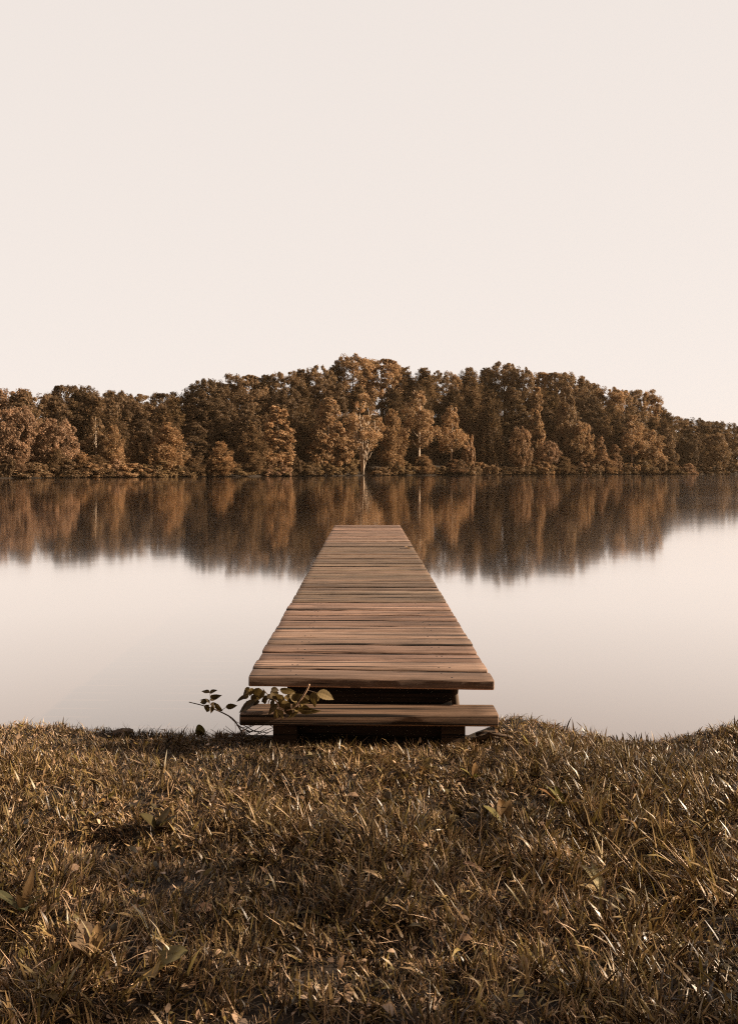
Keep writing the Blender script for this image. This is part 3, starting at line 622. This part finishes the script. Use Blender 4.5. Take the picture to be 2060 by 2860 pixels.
def weed(px, py, n, L, ratio, shape, tone, label, seed, pitch=(.3, 1.1), name='broadleaf_weed', group='broad-leaved weeds in the grass', az0=None, spread=6.28, teeth=0):
    rg = random.Random(seed); e = empty(name, ground_at(px, py)); tag(e, label, 'weed', group)
    for k in range(n):
        a = (rg.uniform(0, 6.28) if az0 is None else az0)+spread*k/n+rg.uniform(-.3, .3); p = rg.uniform(*pitch); l = 1.25*L*rg.uniform(.7, 1.1)
        tn = [c*rg.uniform(.8, 1.2) for c in tone]
        o = link('leaf', leaf_mesh(l, l*ratio*rg.uniform(.85, 1.15), seed*20+k, shape, .22, rg.uniform(.3, 1.0), teeth, tn), M_weed, e)
        o.location = (.006*math.cos(a), .006*math.sin(a), .014); aim(o, (math.cos(a)*math.cos(p), math.sin(a)*math.cos(p), math.sin(p)), roll=rg.uniform(-.5, .5))
weed(440, 2330, 4, .085, .85, 'round', GD, 'dark round-leaved weed in the left grass beside a shiny pale leaf', 1, (.5, 1.2))
weed(1576, 2268, 6, .085, .36, 'lance', GL, 'upright plantain rosette in the right grass with pale-edged leaf', 2, (.7, 1.35))
weed(1405, 2305, 4, .07, .5, 'oval', GL, 'broad plantain left of the upright plantain rosette', 3, (.6, 1.3))
weed(1748, 2225, 3, .06, .6, 'oval', GM, 'olive wide-leaved weed in the right grass nearer the water', 4, (.5, 1.1))
weed(1240, 2320, 4, .085, .5, 'oval', GD, 'dark flat weed in the middle grass, right of centre', 5, (.1, .6))
weed(1690, 2520, 4, .095, .32, 'lance', TN, 'grey-green pointed weed low in the right foreground', 6, (.3, 1.2))
weed(265, 2700, 3, .095, .42, 'oval', (.24, .16, .085), 'pale spoon-shaped weed at the bottom left', 7, (.5, 1.2))
weed(425, 2715, 3, .07, .75, 'round', (.22, .145, .075), 'fan-shaped pale weed right of the spoon-shaped weed at the bottom left', 8, (.5, 1.1))
weed(60, 2560, 5, .11, .25, 'lance', (.16, .12, .05), 'tuft of broad strap leaves at the left edge of the foreground', 9, (.6, 1.3))
weed(740, 2575, 6, .11, .40, 'lance', GD, 'dark sprawling dock weed in the centre foreground', 10, (.05, .45))
weed(940, 2590, 5, .11, .28, 'lance', GD, 'dark weed with long flat leaves in the centre foreground, right of the sprawling one', 11, (.05, .5))
weed(1322, 2185, 5, .075, .30, 'lance', GM, 'slender-leaved weed in the grass right of the step', 12, (.7, 1.3))
weed(1392, 2435, 3, .06, .55, 'oval', GM, 'yellow-green weed flat in the right middle foreground', 13, (.0, .4))
weed(1180, 2160, 4, .05, .5, 'oval', GL, 'small olive weed in the grass below the right end of the step', 14, (.4, 1.1))
weed(1480, 2095, 4, .055, .35, 'lance', GM, 'small bright weed on the slope right of the step', 15, (.5, 1.2))
weed(562, 2062, 3, .05, .95, 'round', (.10, .075, .02), 'round heart-leaved weed at the water edge left of the twig', 16, (.9, 1.4))
weed(395, 2095, 3, .04, .8, 'round', GM, 'little round-leaved weed in the grass at the left, near the water', 17, (.3, .9))
weed(1085, 2255, 4, .055, .6, 'oval', GD, 'dark oval-leaved weed in the middle of the grass', 18, (.3, 1.0))
weed(880, 2120, 4, .045, .7, 'oval', (.2, .14, .075), 'dull grey-brown weed in the grass in front of the step', 19, (.2, .9))
weed(300, 2240, 4, .05, .35, 'lance', GM, 'thin olive weed in the left grass above the dark round-leaved weed', 20, (.4, 1.2))
weed(1650, 2765, 5, .10, .35, 'lance', GD, 'dark leafy weed in the bottom right corner grass', 21, (.05, .5))
weed(110, 2790, 4, .06, .35, 'lance', GL, 'striped-leaf weed in the bottom left corner', 22, (.5, 1.2))
weed(301, 2040, 3, .030, .4, 'lance', GL, 'first small leafy sprig standing up at the water edge from the left', 23, (1.0, 1.5))
weed(397, 2052, 4, .026, .5, 'lance', GD, 'small leafy sprig at the water edge right of the dark stone', 24, (.6, 1.4))
weed(452, 2054, 3, .028, .45, 'lance', GL, 'small leafy sprig at the water edge midway from stone to heart-leaved weed', 25, (.9, 1.5))
weed(508, 2056, 5, .030, .4, 'lance', GD, 'bushier small sprig at the water edge just left of the heart-leaved weed', 26, (.6, 1.4))
def stone():
    V = []; Q = []; n, m = 16, 8
    for i in range(m+1):
        for j in range(n):
            a = 2*math.pi*j/n; b = math.pi*.5*i/m; d = Vector((math.cos(a)*math.cos(b), math.sin(a)*math.cos(b), math.sin(b)))
            r = 1+.28*mnoise.noise(d*1.7)+.1*mnoise.noise(d*5); V.append((d.x*.055*r, d.y*.04*r, d.z*.024*r))
    for i in range(m):
        for j in range(n): Q.append((i*n+j, i*n+(j+1) % n, (i+1)*n+(j+1) % n, (i+1)*n+j))
    o = link('stone', np_mesh('stone', V, Q, smooth=True), M_bark); x, y, z = ground_at(345, 2050); o.location = (x, y, z+.004)
    tag(o, 'small dark stone at the water edge in the left part of the bank', 'stone')
stone()
def fallen(px, py, L, ratio, shape, tone, label, seed, dirv, lift=.012, roll=.3, name='dry_leaf', curl=1.2):
    x, y, z = ground_at(px, py); o = link(name, leaf_mesh(L, L*ratio, seed, shape, .35, curl, .05, tone), M_weed); o.location = (x, y, z+lift); aim(o, dirv, roll=roll)
    tag(o, label, 'leaf', 'dry leaves lying in the grass')
fallen(482, 2345, .05, .55, 'pointed', (.55, .42, .30), 'shiny pale leaf standing beside the dark round-leaved weed', 51, (.15, -.1, 1))
fallen(545, 2560, .085, .35, 'pointed', PK, 'pinkish dry leaf lying in the left foreground', 52, (1, .25, .12), .02, .6)
fallen(1172, 2082, .032, .5, 'pointed', (.5, .33, .2), 'tan curled leaf standing up before the step', 53, (0.05, .1, 1), .01)
fallen(1010, 2470, .11, .14, 'lance', (.48, .34, .21), 'long pale straw-like leaf across the centre foreground', 54, (1, -.45, .1), .045, .4)
fallen(1290, 2435, .09, .2, 'lance', PK, 'pale bent dry leaf in the grass right of centre foreground', 55, (.8, -.5, .25), .03)
fallen(1950, 2462, .07, .2, 'lance', (.5, .33, .2), 'pale dry blade lying near the right edge', 56, (1, -.2, .05), .035)
fallen(1165, 2380, .04, .8, 'round', (.55, .38, .25), 'small crumpled pale leaf in the middle grass', 57, (.6, -.3, .6), .015, .8)
fallen(1640, 2190, .03, .6, 'oval', (.62, .47, .34), 'tiny bright dry leaf in the right grass', 58, (.2, .1, .9), .015)
fallen(1450, 2240, .05, .35, 'lance', (.5, .36, .25), 'pale curled leaf left of the upright plantain rosette', 59, (-.4, .1, .8), .012)
fallen(70, 2418, .03, .6, 'oval', PK, 'pink curled dry leaf at the left edge of the foreground', 60, (.5, -.2, .6), .02)
x0 = FPX
def dock_leaf():
    d = 1.04*FPX/(1531-HORY); o = link('dry_leaf', leaf_mesh(.15, .075, 66, 'pointed', .5, 1.4, .1, (.30, .2, .13)), M_weed); o.location = (gx(1128, d), d, DZ+.012); aim(o, (1, .3, .05))
    tag(o, 'curled dry leaf lying on the right side of the dock planks', 'leaf', 'dry leaves lying in the grass')
dock_leaf()

# the leafy twigs at the left end of the step
def pt(px, py, d): return Vector((gx(px, d), d, gz(py, d)))
def zoom4(x, y): return 480+x*.306, 1820+y*.306
def twig_plant(name, label, base, stems, leaves):
    e = empty(name, base); tag(e, label, 'plant', 'leafy twigs beside the step')
    for pts, r0, r1, mt in stems:
        mb = MB(); P = [pt(*zoom4(x, y), d)-Vector(base) for x, y, d in pts]
        Q_ = []
        for i in range(len(P)-1):
            for q in range(3):
                t = q/3; a = P[max(i-1, 0)]; b = P[i]; c = P[i+1]; d_ = P[min(i+2, len(P)-1)]
                Q_.append(.5*((2*b)+(c-a)*t+(2*a-5*b+4*c-d_)*t*t+(3*b-a-3*c+d_)*t*t*t))
        Q_.append(P[-1]); n = len(Q_); mb.tube(Q_, [r0+(r1-r0)*i/(n-1) for i in range(n)], 6)
        link('stem', mb.mesh('stem'), mt, e)
    for k, (x, y, x2, y2, wr, d, tone, roll) in enumerate(leaves):
        a = pt(*zoom4(x, y), d); b = pt(*zoom4(x2, y2), d+(-.015 if k % 2 else .012)); L = (b-a).length
        o = link('leaf', leaf_mesh(L*1.15, L*wr*1.4, 400+k+len(name), 'pointed', .2, .5, .05, tone, .7, 12, 6), M_weed, e)
        o.location = a-Vector(base); o['_'] = 0; del o['_']; aim(o, b-a, up=(.15, -1.0, .55), roll=roll)
dA = 3.44
base = tuple(pt(*zoom4(640, 745), dA)); LF = (.075, .050, .018); LD = (.05, .033, .014); LB = (.16, .108, .04); LO = (.115, .078, .028)
twig_plant('leafy_twig', 'thin dark twig with small leaves reaching left over the water beside the step', base,
 [([(640, 745, dA), (610, 690, dA), (550, 610, dA), (430, 545, dA), (300, 498, dA), (155, 462, dA)], .0042, .002, M_twig),
  ([(335, 510, dA), (350, 430, dA), (345, 375, dA)], .0018, .001, M_twig), ([(440, 545, dA), (500, 505, dA)], .0016, .001, M_twig), ([(625, 700, dA), (670, 690, dA), (730, 670, dA)], .002, .001, M_twig),
  ([(575, 640, dA), (580, 700, dA), (578, 745, dA)], .0014, .0008, M_twig)],
 [(345, 375, 275, 352, .42, dA, LD, .4), (345, 376, 395, 350, .42, dA, LD, -.3), (350, 412, 385, 398, .5, dA, LD, .2), (350, 418, 437, 412, .42, dA, LD, .7), (345, 440, 405, 434, .35, dA, LD, .1),
  (340, 448, 268, 436, .3, dA, LD, .3), (322, 458, 252, 466, .42, dA, LD, -.2), (340, 465, 318, 435, .4, dA, LD, .5), (335, 488, 305, 556, .6, dA, LF, .2), (375, 490, 362, 558, .5, dA, LF, -.4), (350, 485, 405, 475, .5, dA, LD, .3),
  (395, 478, 447, 545, .45, dA, LF, .6), (490, 505, 588, 497, .42, dA, LF, .3)])
dB = 3.40
base = tuple(pt(*zoom4(905, 640), 3.58))
twig_plant('leafy_branch', 'leafy branch with pale curved stem lying over the left end of the step', base,
 [([(900, 640, 3.58), (900, 560, 3.57), (880, 470, 3.56), (905, 415, 3.52), (870, 390, 3.48), (830, 340, 3.46)], .0035, .002, M_twig),
  ([(880, 400, 3.49), (955, 460, 3.42), (985, 515, 3.385), (1060, 535, 3.375), (1130, 500, 3.37), (1190, 420, 3.365), (1235, 345, 3.36), (1254, 300, 3.355)], .0036, .0042, M_paletwig),
  ([(1225, 352, 3.365), (1300, 370, 3.37), (1345, 385, 3.375)], .0016, .001, M_twig), ([(1130, 495, 3.37), (1170, 470, 3.37)], .002, .001, M_paletwig)],
 [(712, 332, 640, 390, .42, 3.47, LF, .3), (735, 332, 715, 400, .6, 3.46, LO, -.2), (800, 332, 765, 450, .65, 3.45, LO, .2), (690, 400, 594, 440, .35, 3.47, LD, .4), (700, 400, 650, 440, .3, 3.47, LD, -.3),
  (760, 398, 725, 455, .7, 3.46, LF, .1), (905, 338, 975, 358, .5, 3.44, LD, .3), (915, 370, 955, 430, .95, 3.42, LF, -.3), (985, 345, 1120, 382, .35, 3.42, LO, .6), (880, 410, 820, 450, .6, 3.5, LD, .3),
  (760, 462, 600, 530, .4, 3.42, LD, .5), (800, 455, 690, 480, .4, 3.44, LD, .1), (1010, 398, 970, 480, .85, 3.40, LB, .3), (1040, 400, 1060, 440, .8, 3.40, LB, .0), (1075, 395, 1150, 450, .7, 3.41, LO, -.4),
  (1060, 455, 985, 525, .6, 3.39, LB, -.3), (1080, 470, 1040, 530, .75, 3.385, LO, .4), (1170, 440, 1245, 465, .6, 3.38, LO, .3), (1180, 455, 1200, 530, .6, 3.385, LB, -.4), (1140, 520, 1330, 570, .3, 3.375, LO, .8),
  (980, 530, 925, 612, .5, 3.355, LB, .2), (985, 530, 1015, 612, .4, 3.355, LB, -.2), (1150, 560, 1050, 595, .35, 3.36, LO, .5), (1300, 365, 1290, 498, .5, 3.36, LO, .5), (1320, 375, 1345, 455, .55, 3.37, LO, -.2), (1330, 375, 1465, 415, .55, 3.35, (.2, .145, .07), -.3),
  (850, 360, 800, 420, .5, 3.5, LD, .3), (870, 395, 930, 440, .5, 3.45, LD, -.3), (840, 420, 850, 485, .5, 3.47, LD, .2), (930, 440, 900, 510, .5, 3.43, LF, .5), (1000, 470, 930, 500, .45, 3.42, LD, .1), (940, 340, 900, 390, .5, 3.47, LD, -.2),
  (1020, 380, 1000, 330, .5, 3.45, LD, .2), (1090, 430, 1180, 400, .5, 3.40, LF, .3), (1100, 480, 1160, 560, .55, 3.375, LO, -.2), (1190, 500, 1260, 540, .5, 3.375, LF, .4), (700, 345, 665, 420, .5, 3.48, LD, .3), (780, 340, 830, 400, .5, 3.5, LD, -.4),
  (1210, 400, 1255, 440, .5, 3.38, LF, .2), (960, 480, 880, 560, .45, 3.385, LF, .3), (1040, 500, 1090, 590, .5, 3.37, LF, .3)])
# dead twigs tangled under the left end of the step
def tangle():
    rg = random.Random(9); mb = MB()
    for k in range(46):
        x = rg.uniform(-.68, -.44); y = rg.uniform(3.46, 3.60); z = float(bank(x, min(y, 3.55)))+rg.uniform(-.01, .03)
        a = rg.uniform(-.6, .7); l = rg.uniform(.06, .16); d = Vector((math.cos(a)*rg.choice((1, -1, 1)), rg.uniform(-.3, .3), abs(math.sin(a))*.9)).normalized()
        p = Vector((x, y, z)); mb.tube([p, p+d*l*.5+Vector((0, 0, rg.uniform(-.01, .012))), p+d*l], [.0022, .0018, .0009], 5)
    o = link('twig_tangle', mb.mesh('twig_tangle'), M_twig); tag(o, 'tangle of dead brown twigs under the left end of the step', 'twigs', kind='stuff')
tangle()
def root():
    rg = random.Random(4); mb = MB()
    for k in range(7):
        x, y = .50+rg.uniform(0, .03), 3.50+rg.uniform(-.03, .05); z = float(bank(x, y))+rg.uniform(0, .02); pts = []; rr = []; r0 = rg.uniform(.006, .013)
        for i in range(7):
            pts.append((x+i*.028*rg.uniform(.7, 1.2), y+rg.uniform(-.012, .012), z+.022*math.sin(i*.6)+rg.uniform(-.006, .006))); rr.append(r0*(1-.11*i)*rg.uniform(.8, 1.2))
        mb.tube(pts, rr, 7)
    o = link('tree_root', mb.mesh('tree_root'), M_twig); tag(o, 'dark knotted roots in the bank beside the right leg of the step', 'root')
root()

# ---------------------------------------------------------------- unseen tree added on the right to shade the nearest grass
def shade_tree():
    rng = np.random.default_rng(77); ncl = 76; per = 190
    c = np.stack([rng.uniform(-2.6, 2.6, ncl), rng.uniform(-3.2, 1.35, ncl), rng.uniform(1.1, 6.5, ncl)], 1); c[:, 1] -= .25*np.abs(c[:, 0])
    ci = np.repeat(np.arange(ncl), per); n = len(ci); d = unit(rng.normal(size=(n, 3))); P = c[ci]+d*(.30+.4*rng.uniform(size=(ncl, 1)))[ci]*rng.uniform(.2, 1, (n, 1))**.5
    L = rng.uniform(.06, .13, n); V, Qd = leaf_quads(P, d+rng.normal(size=(n, 3)), L, L*.6, rng)
    col = np.repeat(tones(np.ones(n), n, rng), 4, 0)
    e = empty('broadleaf_tree', (7.2, .98, .25)); tag(e, 'unseen leafy tree added right of the view to shade the nearest grass', 'tree')
    o = link('crown', np_mesh('near_crown', V, Qd, col), M_foliage, e); o.color = (.7, .62, .5, 1)
    link('trunk', trunk_mesh(4, 6.4, .2, 3, .022, .85, 12), M_bark, e)
shade_tree()

# ---------------------------------------------------------------- air over the lake
def haze():
    x, y0, y1, z0, z1 = 1500, -70, 900, -3.5, 48
    V = [(a, b, c) for c in (z0, z1) for a, b in ((-x, y0), (x, y0), (x, y1), (-x, y1))]
    me = np_mesh('haze', V, [(3, 2, 1, 0), (4, 5, 6, 7), (0, 1, 5, 4), (1, 2, 6, 5), (2, 3, 7, 6), (3, 0, 4, 7)])
    m = bpy.data.materials.new('thin_haze'); m.use_nodes = True; t = m.node_tree; t.nodes.remove(t.nodes['Principled BSDF'])
    v = N(t, 'ShaderNodeVolumePrincipled'); v.inputs['Color'].default_value = (.95, .71, .48, 1); v.inputs['Density'].default_value = .00009; v.inputs['Anisotropy'].default_value = .2
    m.cycles.volume_sampling = 'DISTANCE'; m.cycles.homogeneous_volume = True
    t.links.new(v.outputs[0], t.nodes['Material Output'].inputs['Volume']); tag(link('haze', me, m), kind='stuff')
haze()
